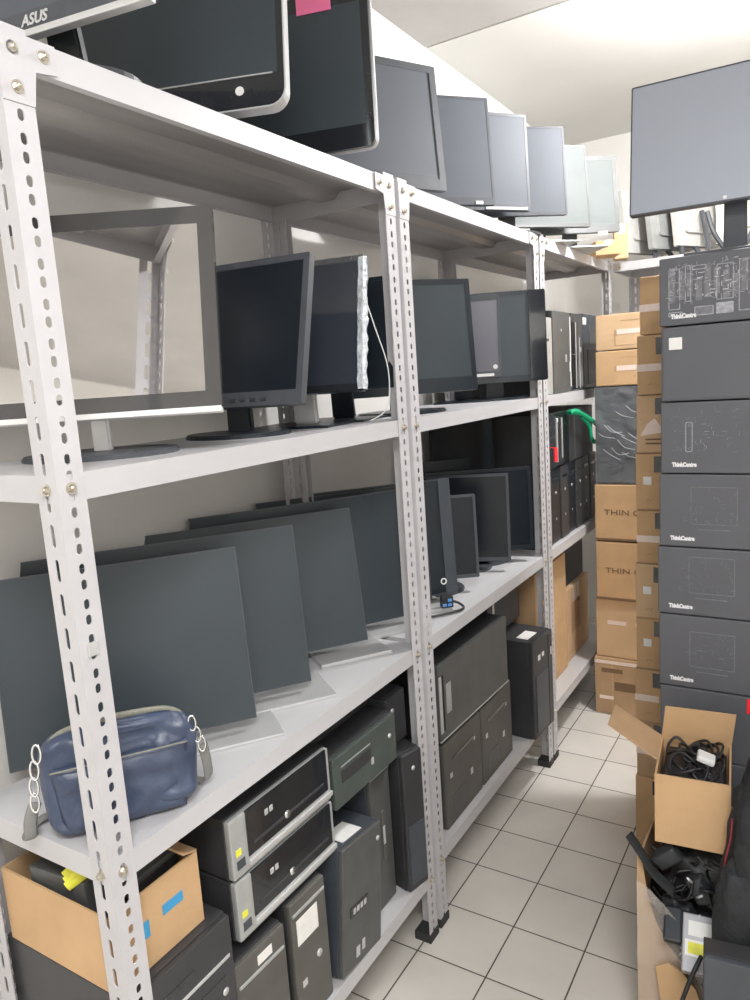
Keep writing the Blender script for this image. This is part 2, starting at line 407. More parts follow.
# ------------------------------------------------------------------ monitors
def monitor(label, BR, th, ta, w, h, zs, side=.016, top=None, chin=None, scr='screen', bez='plastic', thick=.022, corner=.004,
            rim=None, neck='plastic', base='round', basemat=None, bw=.24, bd=.19, fwd=.085, group=None, extra=None, name='monitor',
            neckw=.055, boff=0.0, bth=.006, screeny=.0008, back_bulge=True, cat='monitor'):
    top = side if top is None else top; chin = side if chin is None else chin
    wv = Vector((math.cos(th), math.sin(th), 0)); bk = Vector((-math.sin(th), math.cos(th), 0))
    z0 = BR[2]-zs
    yb = .045
    base_c = Vector((BR[0], BR[1], 0)) - wv*(w/2) + bk*yb
    r = thing(name, label, cat, (base_c.x, base_c.y, zs), th, group)
    ct, st = math.cos(ta), math.sin(ta)
    Tm = Matrix(((1, 0, 0, 0), (0, ct, st, -yb), (0, -st, ct, z0), (0, 0, 0, 1)))
    out = rrect(w, h, corner, 5, 0, h/2)
    iw, ih = w-2*side, h-top-chin
    inn = rrect(iw, ih, .0015, 5, 0, chin+ih/2)
    fr = ringframe(out, inn, 0, thick*.55)
    prism(rrect(w-.002, h-.002, corner, 5, 0, h/2), thick*.55, thick, fr)
    if back_bulge:
        t = prism(rrect(w*.72, h*.66, .02, 4, 0, h*.5), thick, thick+.020); merge(fr, t)
    bmesh.ops.transform(fr, matrix=Tm, verts=fr.verts)
    casing = link('casing', fr, bez, r)
    sc = prism(rrect(iw+.001, ih+.001, .0016, 5, 0, chin+ih/2), screeny, thick*.55)
    bmesh.ops.transform(sc, matrix=Tm, verts=sc.verts); link('screen', sc, scr, r)
    if rim:
        rm, ry, rw = rim
        t = ringframe(rrect(w+2*rw, h+2*rw, corner+rw, 5, 0, h/2), rrect(w+.0002, h+.0002, corner, 5, 0, h/2), ry, thick)
        bmesh.ops.transform(t, matrix=Tm, verts=t.verts); link('rim', t, rm, r)
    # neck
    top_pt = Tm @ Vector((0, thick+.012, h*.42)); bot = Vector((0, .02, .006))
    nb = bmesh.new()
    nh = max(top_pt.z-.0, .05)
    t = bmesh.new(); bmesh.ops.create_cube(t, size=1)
    for v in t.verts:
        up_ = v.co.z > 0
        wd = neckw*(1.0 if up_ else 1.15)
        cy = top_pt.y+.010 if up_ else bot.y+.012
        v.co = Vector((v.co.x*wd, cy+v.co.y*.018, nh if up_ else bot.z))
    bmesh.ops.bevel(t, geom=t.edges[:], offset=.004, segments=2, affect='EDGES')
    link('stand_neck', t, neck, r)
    bmt = basemat or neck
    if base == 'round':
        pts = [(bw/2*math.cos(a), bd/2*math.sin(a)+.02) for a in [2*PI*k/32 for k in range(32)]]
        t = prism(pts, 0, .009, axis='z'); bmesh.ops.bevel(t, geom=[e for e in t.edges if all(v.co.z > .008 for v in e.verts)], offset=.003, segments=2, affect='EDGES')
        link('stand_base', t, bmt, r)
    elif base == 'rect':
        t = box((-bw/2+boff, -fwd, 0), (bw/2+boff, bd-fwd, bth), .002); link('stand_base', t, bmt, r)
    elif base == 'foot':
        t = bmesh.new()
        for s in (-1, 1):
            tube([(0, .03, .008), (s*bw*.3, -.01, .007), (s*bw*.5, -fwd, .006)], .007, t)
        box((-.05, 0, 0), (.05, .06, .010), .003, t)
        link('stand_base', t, bmt, r)
    r['Tm'] = [c for row in Tm for c in row]
    def panel_part(nm, lo, hi, m, bev=0):
        t = box(lo, hi, bev); bmesh.ops.transform(t, matrix=Tm, verts=t.verts); return link(nm, t, m, r)
    r.pop('Tm') if 'Tm' in r else None
    return r, Tm, panel_part
def on_panel_disc(r, Tm, x, z, rad, m, nm):
    t = cyl((x, .0012, z), (x, -.0012, z), rad, n=20); bmesh.ops.transform(t, matrix=Tm, verts=t.verts); return link(nm, t, m, r)
def on_panel_text(r, Tm, s, size, x, z, m, nm='logo', **k):
    o = text(s, size, m, r, (0, 0, 0), (0, 0, 0), nm, **k)
    o.matrix_local = Tm @ Matrix.Translation((x, -.001, z)) @ Matrix.Rotation(PI/2, 4, 'X')
    return o

# ---- top of the racks
G = 'monitors standing on top of the racks'
r, Tm, pp = monitor('grey monitor with silver lower edge and brand lettering, nearest the viewer on top', (.097, .175, 2.068), .18, .05, .42, .30, 2.0, side=.014, chin=.030, scr='screen_grey', bez='plastic2', base='round', group=G, corner=.006)
pp('lower_trim', (-.21, -.004, -.006), (.21, .012, .004), 'silver', .002)
on_panel_text(r, Tm, 'ASUS', .021, .006, .016, 'silver', bold=.0006, shear=.25)
r, Tm, pp = monitor('glossy black all-in-one with pale rounded rim and pale round badge, on top', (.021, .561, 2.050), .369, .169, .456, .33, 2.0, side=.014, chin=.062, scr='screen_slate', bez='gloss', rim=('silver', -.004, .0032), corner=.03, base='rect', basemat='plastic', group=G, name='all_in_one_computer', cat='computer')
on_panel_disc(r, Tm, .14, .035, .0085, 'white', 'badge')
pp('chin_line', (-.205, -.0016, .060), (.205, .001, .0625), 'silver')
pp('hinge_tab', (-.175, -.006, .075), (-.167, .002, .095), 'silver', .002)
r, Tm, pp = monitor('black all-in-one on top with a pink paper note on its upper bezel', (.019, .884, 2.050), .284, .02, .45, .33, 2.0, side=.018, top=.03, chin=.048, scr='screen_slate', bez='gloss', rim=('silver', .012, .0035), corner=.018, base='rect', basemat='plastic', group=G, name='all_in_one_computer', cat='computer')
on_panel_disc(r, Tm, -.055, .025, .004, 'silver', 'badge')
pp('pink_note', (.062, -.0025, .292), (.142, -.0002, .329), 'pink')
r, Tm, pp = monitor('grey wide-bezel monitor on top, above the joint of first and middle rack', (-.049, 1.385, 2.050), 1.10, .096, .38, .34, 2.0, side=.020, chin=.038, scr='screen_grey', bez='plastic2', base='round', group=G)
pp('bezel_line', (.166, -.0015, .03), (.1675, .0005, .32), 'rubber')
r, Tm, pp = monitor('matte grey monitor on top, with one pale button on its bottom edge', (-.035, 1.709, 2.061), .882, .087, .40, .33, 2.0, side=.008, chin=.022, scr='screen_grey', bez='plastic2', base='round', group=G)
pp('button', (.13, -.004, .001), (.155, .001, .011), 'white', .001)
r, Tm, pp = monitor('slim grey monitor on top, long pale highlight along its bottom bezel', (.014, 1.901, 2.063), .925, .039, .39, .308, 2.0, side=.010, chin=.020, scr='screen_grey', bez='plastic2', base='round', group=G)
pp('lower_trim', (.02, -.003, .002), (.18, .001, .010), 'silver', .001)  # pale bezel highlight made as a silver strip
monitor('plain grey monitor on top, just before the two pale screens', (.092, 2.058, 2.062), .744, .068, .40, .296, 2.0, side=.007, chin=.010, scr='screen_grey', bez='plastic2', base='round', group=G)
r, Tm, pp = monitor('monitor on top with reflection-painted pale screen and silver chin, left of the last one', (.091, 2.360, 2.062), .843, .104, .38, .305, 2.0, side=.008, chin=.012, scr='screen_bright', bez='pcgrey', base='rect', basemat='pcsilver', group=G)
r, Tm, pp = monitor('last monitor of the top row, pale painted reflection on greenish screen in a grey bezel', (.150, 2.568, 2.062), .687, .109, .37, .30, 2.0, side=.018, chin=.030, scr='screen_bright', bez='pcgrey', base='rect', basemat='pcsilver', group=G)
pp('sticker', (.09, -.003, -.012), (.13, .001, .002), 'whitelabel')

# small cartons and things on the back corner of the top
def carton(label, loc, dims, rot=0.0, m='carton', bev=.004, group=None, tape=True, name='cardboard_box', tapeface='front', seam=True):
    """front face at local y=0 facing -y; loc = front left bottom corner"""
    W, Dp, Hh = dims
    r = thing(name, label, 'box', loc, rot, group)
    b = box((0, 0, 0), (W, Dp, Hh), bev)
    link('body', b, m, r)
    if tape:
        t = box((W*.5-.02, -.0008, Hh*.72), (W*.5+.02, .0005, Hh+.0006)); box((W*.5-.02, -.0005, Hh-.0004), (W*.5+.02, Dp, Hh+.0008), 0, t)
        link('tape', t, 'tape', r)
    if seam:
        link('flap_seam', box((bev, Dp*.5-.001, Hh-.0005), (W-bev, Dp*.5+.001, Hh+.0004)), 'ink', r)
    return r
carton('small tan carton lying on top of the farthest rack under the last monitors', (.015, 2.70, 2.0), (.11, .12, .06), .5, group='small cartons on the far top corner')
carton('upright narrow tan carton on the top corner beside the back rack monitors', (.045, 2.90, 2.0), (.06, .08, .15), .3, 'carton2', group='small cartons on the far top corner')

# monitors seen from behind on the back rack
def back_monitor(label, x, y, rot, w, h, m, legs='v', z=2.0, frame='plastic2', tilt=.12):
    r = thing('monitor', label, 'monitor', (x, y, z), rot, 'monitors on top of the back rack')
    ct, st = math.cos(tilt), math.sin(tilt)
    Tm = Matrix(((1, 0, 0, 0), (0, ct, st, 0), (0, -st, ct, .05), (0, 0, 0, 1)))
    t = prism(rrect(w, h, .006, 4, 0, h/2), .004, .030); bmesh.ops.transform(t, matrix=Tm, verts=t.verts); link('casing', t, m, r)
    t = prism(rrect(w*.7, h*.6, .02, 4, 0, h*.5), -.010, .004); bmesh.ops.transform(t, matrix=Tm, verts=t.verts); link('back_cover', t, m, r)
    t = prism(rrect(w-.03, h-.03, .003, 4, 0, h/2), .030, .0315); bmesh.ops.transform(t, matrix=Tm, verts=t.verts); link('screen', t, 'screen', r)
    t = bmesh.new()
    for s in (-1, 1): tube([(s*.02, -.02, .20), (s*.03, -.05, .10), (s*.07, -.09, .008)], .011, t)
    link('stand', t, frame, r)
    link('stand_base', box((-.09, -.07, 0), (.09, .05, .008), .003), frame, r)
    return r
back_monitor('pale-backed monitor on the back rack, leftmost of those under the big grey one', .125, 3.24, 1.12, .30, .29, 'backwhite')
back_monitor('grey-backed monitor on the back rack, second from left under the big grey one', .245, 3.22, 1.12, .30, .29, 'pcsilver')
back_monitor('cream-backed monitor on the back rack, third from left under the big grey one', .355, 3.24, 1.10, .30, .29, 'backwhite')
back_monitor('wide cream-backed monitor on the back rack, right of the crossed stands', .60, 3.27, .15, .36, .29, 'beige')

# ---- middle level z=1.435
z3 = 1.435
r, Tm, pp = monitor('big monitor with mirror-like pale screen and silver lower strip, behind near post', (.032, .302, 1.504), .555, .225, .465, .352, z3, side=.026, top=.030, chin=.034, scr='mirror', bez='mirror_bezel', thick=.02, corner=.005, neck='silver', base='round', basemat='plastic2', bw=.27, bd=.21, neckw=.028)
pp('lower_strip', (-.2325, -.005, -.003), (.2325, .012, .007), 'white', .002)
r, Tm, pp = monitor('black monitor with dark grey bezel standing right of the mirror-like screen', (.003, .556, 1.500), .126, .28, .40, .312, z3, side=.014, chin=.030, scr='screen', bez='plastic2', neck='navy', base='round', basemat='navy', bw=.24, bd=.2)
for k in range(4): pp('button', (.03+.025*k, -.003, .010), (.042+.025*k, .001, .016), 'plastic')
r, Tm, pp = monitor('black monitor with torn shiny plastic film peeling off its right edge', (-.014, .814, 1.514), .191, .20, .37, .314, z3, side=.012, chin=.018, scr=mat('glossy_blue_black_screen', (.035, .042, .055), .07, spec=1.0, coat=.6), bez='gloss', neck='silver', base='rect', basemat='navy', bw=.22)
# plastic film crumpled along the right edge
t = bmesh.new()
prev = None
for k in range(40):
    zz = .004 + .304*k/39
    a = noise.noise(Vector((zz*60, 1.3, 0)))*.006; b2 = noise.noise(Vector((zz*45, 7.3, 0)))*.008
    ring = [Vector((.172+a*.4, -.003, zz)), Vector((.186, -.006+b2*.3, zz)), Vector((.189+abs(a), .003+b2*.4, zz)), Vector((.187+abs(b2), .016, zz+a*.3))]
    ring = [t.verts.new(Tm @ p) for p in ring]
    if prev:
        for i in range(3): t.faces.new((prev[i], prev[i+1], ring[i+1], ring[i]))
    prev = ring
o = link('torn_film', t, mat('torn_film_plastic', (.62, .66, .70), .2, spec=.9, var=.3, vscale=60, bump=.8, bscale=90), r)
sm = o.modifiers.new('s', 'SOLIDIFY'); sm.thickness = .0008
t = prism([(-.185, .300), (.187, .300), (.189, .3145), (-.185, .3145)], -.003, .016); bmesh.ops.transform(t, matrix=Tm, verts=t.verts)
link('film_edge', ringframe(rrect(.372, .314, .006, 5, 0, .156), rrect(.364, .306, .006, 5, 0, .156), -.003, -.001) if False else t, 'plasticwrap', r)
r, Tm, pp = monitor('dark monitor half hidden behind the first rack joint, with thin white cable', (-.030, .980, 1.515), .192, .12, .34, .275, z3, side=.010, chin=.016, scr='navy', bez='navy', neck='navy', base='rect', basemat='navy', bw=.2)
cb = tube([(-.012, .835, 1.74), (-.004, .865, 1.66), (.002, .905, 1.56), (-.004, .90, 1.47), (-.03, .86, 1.441)], .0013)
tag(link('thin_cable', cb, 'white', None, True), 'thin white cable hanging down beside the film-covered monitor', 'cable')

r, Tm, pp = monitor('dark monitor with deep chin, first one past the near rack joint', (.038, 1.341, 1.490), .896, .091, .42, .311, z3, side=.014, chin=.040, scr='screen_slate', bez='navy', neck='navy', base='round', basemat='navy', bw=.26, bd=.2)
r, Tm, pp = monitor('purple-tinted small monitor, half hidden between two black ones', (-.092, 1.845, 1.518), .371, .051, .28, .285, z3, side=.008, top=.02, chin=.022, scr='screen_purple', bez='plastic2', neck='navy', base='rect', basemat='navy', bw=.2)
pp('lower_label', (.02, -.003, .004), (.115, .001, .014), 'whitelabel'); on_panel_disc(r, Tm, .120, .036, .008, 'white', 'badge')
r, Tm, pp = monitor('black monitor with thick glossy right border at the far rack joint', (.045, 1.937, 1.497), .51, .055, .36, .313, z3, side=.014, chin=.022, scr='screen_slate', bez='navy', neck='navy', base='round', basemat='navy', corner=.008, thick=.03)
pp('side_border', (.120, -.004, .004), (.178, .002, .313), 'gloss', .002)
on_panel_disc(r, Tm, .168, .300, .004, 'silver', 'badge')

# ---- lower level z=.847 : frameless slabs with silver plates
z2 = .847
slabs = [
 ('widest slate panel monitor, nearest the viewer, behind the near post', (-.080, .432, .877), .925, .16, .455, .350, 1),
 ('slate panel monitor second from the viewer, right of the widest one', (-.084, .624, .878), .940, .132, .56, .355, 1),
 ('slate panel monitor third from the viewer on the bag shelf', (-.104, .897, .878), .965, .19, .565, .344, 1),
 ('slate panel monitor fourth from the viewer, bottom corner by the rack joint', (-.096, 1.112, .878), 1.005, .05, .58, .356, 1),
 ('slate panel monitor fifth from the viewer, mostly hidden behind the joined posts', (-.110, 1.27, .877), .93, .06, .50, .350, 0),
]
for i, (lab, BR, th, ta, w_, h_, pl) in enumerate(slabs):
    monitor(lab, BR, th, ta, w_, h_, z2, side=.002, scr='screen_slate', bez='plastic2', thick=.014, corner=.002, neck='silver', base='rect', basemat='silver', bw=.19, bd=.155, fwd=.09, boff=w_/2-.05, bth=.006+.0013*i, group='slate panel monitors in a row on the lower shelf', back_bulge=False)
r, Tm, pp = monitor('slate blue panel monitor with a round icon and blue plugs at its foot', (-.060, 1.345, .882), .90, .07, .42, .350, z2, side=.004, scr='navy', bez='pcblue', thick=.03, corner=.003, neck='navy', base='rect', basemat='navy', bw=.2, bd=.18)
pp('edge_strip', (.172, -.002, 0), (.21, .001, .35), 'pcblue')
t = ringframe(rrect(.020, .020, .0099, 5, .165, .040), rrect(.013, .013, .0064, 5, .165, .040), -.004, -.001); bmesh.ops.transform(t, matrix=Tm, verts=t.verts); link('round_icon', t, 'white', r)
# plugs and cable at its foot
pl = thing('cable_plug', 'pale blue video plug with black cable at the foot of the slate panel', 'plug', (-.058, 1.262, .849), .75)
link('plug_body', box((-.018, -.012, .010), (.018, .012, .045), .003), 'cable', pl)
for dx, dz in ((-.010, .020), (.006, .020), (.006, .034)): link('connector', box((dx-.006, -.016, dz-.004), (dx+.006, -.011, dz+.004), .001), 'blue', pl)
link('cord', tube([(.014, 0, .028), (.040, .0, .016), (.045, -.018, .006), (.0, -.04, .005), (-.09, -.06, .005)], .004), 'cable', pl, True)

g = 'small framed monitors on the middle rack'
monitor('small black monitor with thin grey frame, nearest of three in the middle rack', (-.043, 1.474, .896), .62, .072, .28, .266, z2, side=.008, chin=.012, scr='screen', bez='pcblue', neck='navy', base='round', basemat='plastic2', bw=.2, bd=.18, group=g)
monitor('middle-sized black framed monitor, second of three in the middle rack', (-.034, 1.723, .887), .353, .051, .34, .305, z2, side=.009, chin=.014, scr='screen', bez='pcblue', neck='navy', base='round', basemat='plastic2', bw=.2, bd=.18, group=g)
monitor('black framed monitor beside the far rack post, last of three in the middle rack', (-.008, 1.885, .896), .60, .05, .38, .30, z2, side=.012, chin=.016, scr='screen', bez='navy', neck='navy', base='round', basemat='plastic2', bw=.22, bd=.18, group=g)
for lab, y_, z_ in (('large dark monitor at the back of the middle rack, just under the shelf above', 2.50, 1.02), ('dark monitor at the back of the middle rack, left of and below the tallest one', 2.06, .93)):
    monitor(lab, (-.20 if z_ > 1 else -.22, y_ - (.48 if z_ > 1 else .22), z_), .9 if z_ > 1 else .75, .04, .26, .34 if z_ > 1 else .30, z2, side=.012, chin=.03, scr='navy', bez='navy', neck='navy', base='rect', basemat='navy', bw=.2, bd=.16, back_bulge=False)

# ------------------------------------------------------------------ computer cases
def pc(label, loc, dims, rot=PI/2, body='pccase', front='pcgrey', feats=(), name='desktop_computer', bev=.004, group=None, inset=.004, cat='computer'):
    """front at local y=0 facing -y (rot=90 deg turns it towards the aisle)"""
    W, Dp, Hh = dims
    r = thing(name, label, cat, loc, rot, group)
    link('case', box((0, .014, 0), (W, Dp, Hh), .0015), body, r)
    link('front_panel', box((inset*.3, 0, inset*.3), (W-inset*.3, .0145, Hh-inset*.3), bev), front, r)
    for f in feats:
        nm, x0, x1, z0, z1, m, dpt = f[:7]
        if nm == 'power_button':
            link(nm, cyl((x0, .002, z0), (x0, -dpt, z0), x1, n=18), m, r, True)
        else:
            link(nm, box((x0, -dpt, z0), (x1, .003, z1), min(.001, dpt*.4)), m, r)
    return r
def towards(loc): return loc

# bay 1, bottom shelf (z=.200)
G1 = 'desktop computers on the bottom shelf of the nearest rack'
pc('black computer with silver trim under the brown carton', (-.012, .012, .400), (.225, .33, .196), feats=(
    ('trim', .012, .214, .118, .124, 'silver', .002), ('drive_slot', .03, .13, .145, .156, 'gloss', .001), ('power_button', .195, .007, .06, 0, 'silver', .002),
    ('lower_panel', .02, .2, .02, .09, 'gloss', .001)), front='pccase', group=G1)
pc('dark computer lying at the very bottom of the nearest rack, under the black one', (-.012, .012, .201), (.225, .33, .196), feats=(('vent', .02, .2, .05, .12, 'gloss', .001),), front='pccase', group=G1)
for lab, z in (('upper one of two black desktops with silver left end and pale button', .634), ('lower one of two black desktops with silver left end and pale button', .507)):
    r = pc(lab, (-.021, .265, z), (.312, .33, .122), PI/2-.012, body='pccase', front='pcsilver', group=G1, feats=(
        ('black_fascia', .044, .300, .028, .121, 'gloss', .0015), ('drive_slot', .06, .285, .046, .052, 'pccase', .003),
        ('lower_trim', .045, .312, .010, .020, 'silver', .004), ('badge', .096, .106, .083, .095, 'silver', .0025), ('badge', .110, .120, .083, .095, 'silver', .0025),
        ('power_button', .160, .008, .050, 0, 'chrome', .004), ('yellow_dot', .012, .026, .045, .058, 'yellow', .001), ('blue_dot', .012, .034, .018, .036, 'pcblue', .001)))
pc('small grey desktop standing left under the two black desktops', (-.020, .240, .201), (.140, .3, .272), PI/2-.05, front='pcside', group=G1, feats=(
    ('trim', .008, .132, .222, .228, 'pcsilver', .003), ('label', .06, .10, .235, .255, 'whitelabel', .001), ('badge', .06, .075, .08, .095, 'silver', .001)))
pc('small grey desktop with a white label, standing right under the two black desktops', (-.012, .398, .201), (.118, .3, .292), PI/2-.02, front='pcside', group=G1, feats=(
    ('trim', .006, .112, .262, .268, 'pcsilver', .003), ('label', .016, .085, .190, .248, 'whitelabel', .001), ('power_button', .08, .008, .13, 0, 'silver', .003), ('badge', .02, .035, .09, .105, 'silver', .001)))
r = pc('tall dark tower with a white top label and engraved plate, leaning at the shelf edge', (.000, .540, .214), (.168, .30, .298), PI/2+.01, body='pcblue', front='pcgrey', name='tower_computer', group=G1, feats=(
    ('logo_plate', .030, .105, .125, .150, 'gloss', .002), ('power_button', .150, .006, .262, 0, 'silver', .002), ('badge', .055, .07, .02, .045, 'silver', .001), ('badge', .08, .092, .025, .05, 'silver', .001)))
r.rotation_euler = (0, .125, PI/2+.01)
link('top_label', box((.03, .02, .2982), (.11, .075, .2995)), 'whitelabel', r)
for k in range(4): link('engraving', box((.040+.015*k, -.0028, .131), (.050+.015*k, -.0015, .144)), 'silver', r)
pc('dark tower with a pale vertical emblem strip, right of the tall labelled tower', (-.045, .765, .201), (.092, .30, .372), PI/2-.02, body='pcblue', front='pcgrey', name='tower_computer', group=G1, feats=(
    ('top_trim', .002, .090, .362, .368, 'pcsilver', .002), ('emblem_strip', .040, .055, .13, .26, 'pcside', .003), ('strip_mark', .043, .052, .17, .22, 'silver', .004)))
pc('slim upright computer next to the joined posts, paler lower half', (-.010, .868, .201), (.075, .30, .385), PI/2-.25, body='pccase', front='pccase', name='tower_computer', group=G1, feats=(
    ('lower_cover', .008, .068, .02, .185, 'pcblue', .003), ('power_button', .04, .006, .34, 0, 'silver', .002)))
pc('greenish black desktop lying on top of the two towers', (-.022, .594, .588), (.268, .3, .124), PI/2-.02, body='pccase', front='pcgreen', group=G1, feats=(
    ('drive_slot', .030, .150, .055, .085, 'pccase', .0015), ('power_button', .235, .006, .075, 0, 'silver', .003), ('badge', .150, .160, .040, .056, 'silver', .002), ('slot_line', .03, .15, .093, .096, 'pcsilver', .001)))
pc('dark case behind, on the black desktops at the top of the bottom compartment', (-.10, .57, .712), (.30, .25, .09), front='pccase', group=G1)
pc('black case with a pale button on the slim upright computer by the posts', (-.050, .872, .590), (.10, .24, .14), front='pccase', feats=(('power_button', .03, .006, .10, 0, 'silver', .003),), group=G1)
# open brown carton on top
def open_carton(label, loc, dims, rot, m='carton', th=.004, flaps=(), group=None, name='open_cardboard_box'):
    W, Dp, Hh = dims
    r = thing(name, label, 'box', loc, rot, group)
    b = box((0, 0, 0), (W, Dp, th)); box((0, 0, th), (W, th, Hh), 0, b); box((0, Dp-th, th), (W, Dp, Hh), 0, b)
    box((0, th, th), (th, Dp-th, Hh), 0, b); box((W-th, th, th), (W, Dp-th, Hh), 0, b)
    link('body', b, m, r)
    for (side, ln, ang) in flaps:
        c, s = math.cos(ang)*ln, math.sin(ang)*ln      # ang: 0 = flat inwards, 90 deg = upright, more = outwards
        if side == 'front': pts = [(0, 0, Hh), (W, 0, Hh), (W*.98, c, Hh+s), (W*.02, c, Hh+s)]
        if side == 'back': pts = [(0, Dp, Hh), (W, Dp, Hh), (W*1.06, Dp-c, Hh+s), (W*.06, Dp-c, Hh+s)]
        if side == 'left': pts = [(0, Dp*.35, Hh), (0, Dp, Hh), (c, Dp*1.0, Hh+s), (c, Dp*.40, Hh+s)]
        if side == 'right': pts = [(W, 0, Hh), (W, Dp, Hh), (W-c, Dp*.97, Hh+s), (W-c, Dp*.03, Hh+s)]
        t = bmesh.new(); t.faces.new([t.verts.new(p) for p in pts])
        o = link('flap', t, 'carton3' if side == 'left' else m, r); sm = o.modifiers.new('s', 'SOLIDIFY'); sm.thickness = .004; sm.offset = 0
    return r
r = open_carton('brown carton with blue tape marks and a yellow-taped item inside, on the bottom shelf', (-.325, .012, .598), (.283, .192, .137), 0, 'carton', flaps=(('back', .05, .5), ('left', .05, 2.4)))
for k, (ya, yb, za, zb) in enumerate(((.045, .075, .055, .085), (.105, .15, .07, .088))):
    t = box((.2825, ya, za), (.2842, yb, zb), .0004); link('blue_mark', t, 'bluetape', r)
it = thing('wrapped_adapter', 'grey item bound with bright yellow tape inside the brown carton', 'adapter', (-.165, .040, .652), .1)
link('adapter_body', box((-.09, -.010, 0), (.04, .04, .104), .004), 'pcgrey', it)
t = bmesh.new()
for k in range(3): tube([(.015, -.022, .10+.01*k), (.035, 0, .115+.012*k), (.028, .03, .12+.006*k), (.0, .04, .13)], .006, t, flat=(.009, .003))
link('yellow_wrap', t, 'yellow', it)
dk = thing('laptop', 'dark grey flat item lying in the brown carton behind the yellow tape', 'laptop', (-.28, .075, .728), .05)
link('lid', box((0, 0, 0), (.21, .11, .012), .003), 'pcgrey', dk); link('lower_case', box((.002, .002, -.022), (.208, .108, -.0005), .003), 'pccase', dk)

# bay 2, bottom shelf (z=.222)
G2 = 'computer cases on the bottom shelf of the middle rack'
pc('wide dark case lying on its side over the mottled cases, paper label at left', (-.030, 1.125, .492), (.485, .30, .235), PI/2-.03, body='pccase', front='pcgrey', group=G2, feats=(
    ('paper_label', .045, .075, .075, .165, 'pcsilver', .001), ('slot_column', .004, .018, .03, .20, 'silver', .002), ('slot_column', .024, .030, .03, .20, 'gloss', .002), ('edge_trim', .0, .485, .004, .008, 'silver', .002)))
for i, (lab, y0, wd) in enumerate((('mottled brown-grey case under the wide dark case, left one', 1.125, .255), ('mottled brown-grey case under the wide dark case, right one', 1.388, .255))):
    r = pc(lab, (-.022, y0, .223), (wd, .31, .262), body='pccase', front='pcside', group=G2, feats=(
        ('badge', .03, .045, .15, .165, 'silver', .001), ('badge', .17, .185, .09, .11, 'silver', .001), ('drive_slot', .05, .2, .20, .208, 'gloss', .001), ('front_grille', .04, .13, .03, .09, 'pcgrey', .001), ('badge', .20, .21, .19, .2, 'silver', .001)))
r = pc('black tower with a white label on top and slate lower door, by the far post', (.026, 1.738, .223), (.178, .33, .365), PI/2-.07, body='pccase', front='pccase', name='tower_computer', group=G2, feats=(
    ('lower_door', .02, .125, .02, .235, 'pcblue', .004), ('sticker', .045, .065, .285, .305, 'whitelabel', .001), ('sticker', .080, .098, .290, .305, 'whitelabel', .001), ('sticker', .158, .166, .27, .30, 'whitelabel', .001), ('side_trim', .135, .139, .01, .355, 'gloss', .002)))
link('top_label', box((.03, .03, .3652), (.11, .075, .3665)), 'whitelabel', r)
pc('dark case with a small white tag behind the black tower of the middle rack', (-.105, 1.66, .600), (.31, .24, .19), body='pccase', front='pcblue', group=G2, feats=(('tag', .045, .062, .085, .125, 'whitelabel', .001),))
pc('dark case at the back of the middle rack, hidden behind the black tower', (-.16, 1.66, .223), (.05, .2, .37), body='pccase', front='pccase', group=G2)

# bay 3
carton('tall tan carton standing at the left of the farthest rack bottom shelf', (-.07, 2.045, .223), (.395, .29, .52), PI/2, 'carton', tape=False, group='cartons on the bottom shelf of the farthest rack')
r = carton('shorter carton with clear tape strips, right of the tall carton on the far rack', (-.08, 2.475, .223), (.34, .28, .335), PI/2, 'carton2', group='cartons on the bottom shelf of the farthest rack')
link('tape', box((.10, -.001, .26), (.14, .0005, .33)), 'paletape', r); link('print_mark', box((.06, -.0008, .12), (.20, .0005, .26)), 'carton3', r)
pc('black case lying on the shorter carton in the farthest rack', (-.10, 2.475, .560), (.33, .2, .235), front='pccase', body='pccase')

G3 = 'upright computers in the farthest rack, lower compartment'
names = ['first', 'second', 'third', 'fourth', 'fifth', 'sixth', 'seventh']
for k in range(7):
    pc('black slim tower in the lower row of the farthest rack, %s from the left' % names[k], (-.020-.004*(k % 2), 2.040+.106*k, .848), (.101, .33, .300), front='navy' if k % 2 else 'pccase', body='pccase', name='tower_computer', group=G3, feats=(
        ('power_button', .05, .006, .20, 0, 'silver', .002), ('indicator', .046, .054, .09, .10, 'silver', .0015), ('drive_slot', .02, .08, .25, .262, 'gloss', .001)))
for k, (y0, lab) in enumerate(((2.06, 'black tower with a silver handle line, on the lower row left of green strap'), (2.37, 'black tower on the lower row behind the green strap, pale edge line'))):
    pc(lab, (-.015, y0, 1.150), (.29 if k == 0 else .34, .33, .215), body='pccase', front='gloss' if k == 0 else 'pccase', name='tower_computer', group='upper black towers in the farthest rack', feats=(
        ('handle', .13, .142, .02, .19, 'silver', .004), ('light', .13, .145, .178, .192, 'white', .005), ('handle', .20, .206, .03, .19, 'silver', .003)) if k == 0 else (('side_line', .06, .066, .01, .2, 'pcgrey', .002),))
tg = thing('warning_tag', 'small bright red tag sticking out beside the far rack post', 'tag', (.008, 2.092, 1.183), .0)
link('tag_card', box((-.002, 0, 0), (.003, .035, .052), .001), 'red', tg); link('tag_hook', box((-.02, .012, .052), (.003, .020, .056), .001), 'red', tg)
gs = thing('green_strap', 'bright green looped strap hanging over a black tower in the farthest rack', 'strap', (.022, 2.43, 1.352))
link('strap_loop', tube([(-.005, -.14, .004), (.008, -.09, .0), (.010, -.03, -.012), (.014, .03, -.030), (.018, .105, -.055), (.020, .155, -.085), (.018, .160, -.125), (.014, .125, -.140), (.010, .090, -.120), (.008, .07, -.075), (.006, .02, -.042), (.004, -.04, -.020)], .008, closed=False, flat=(.010, .006)), 'green', gs, True)
link('strap_knot', tube([(-.03, -.11, .003), (.0, -.13, .008), (.006, -.07, .002), (-.02, -.04, .006)], .009), 'green', gs, True)

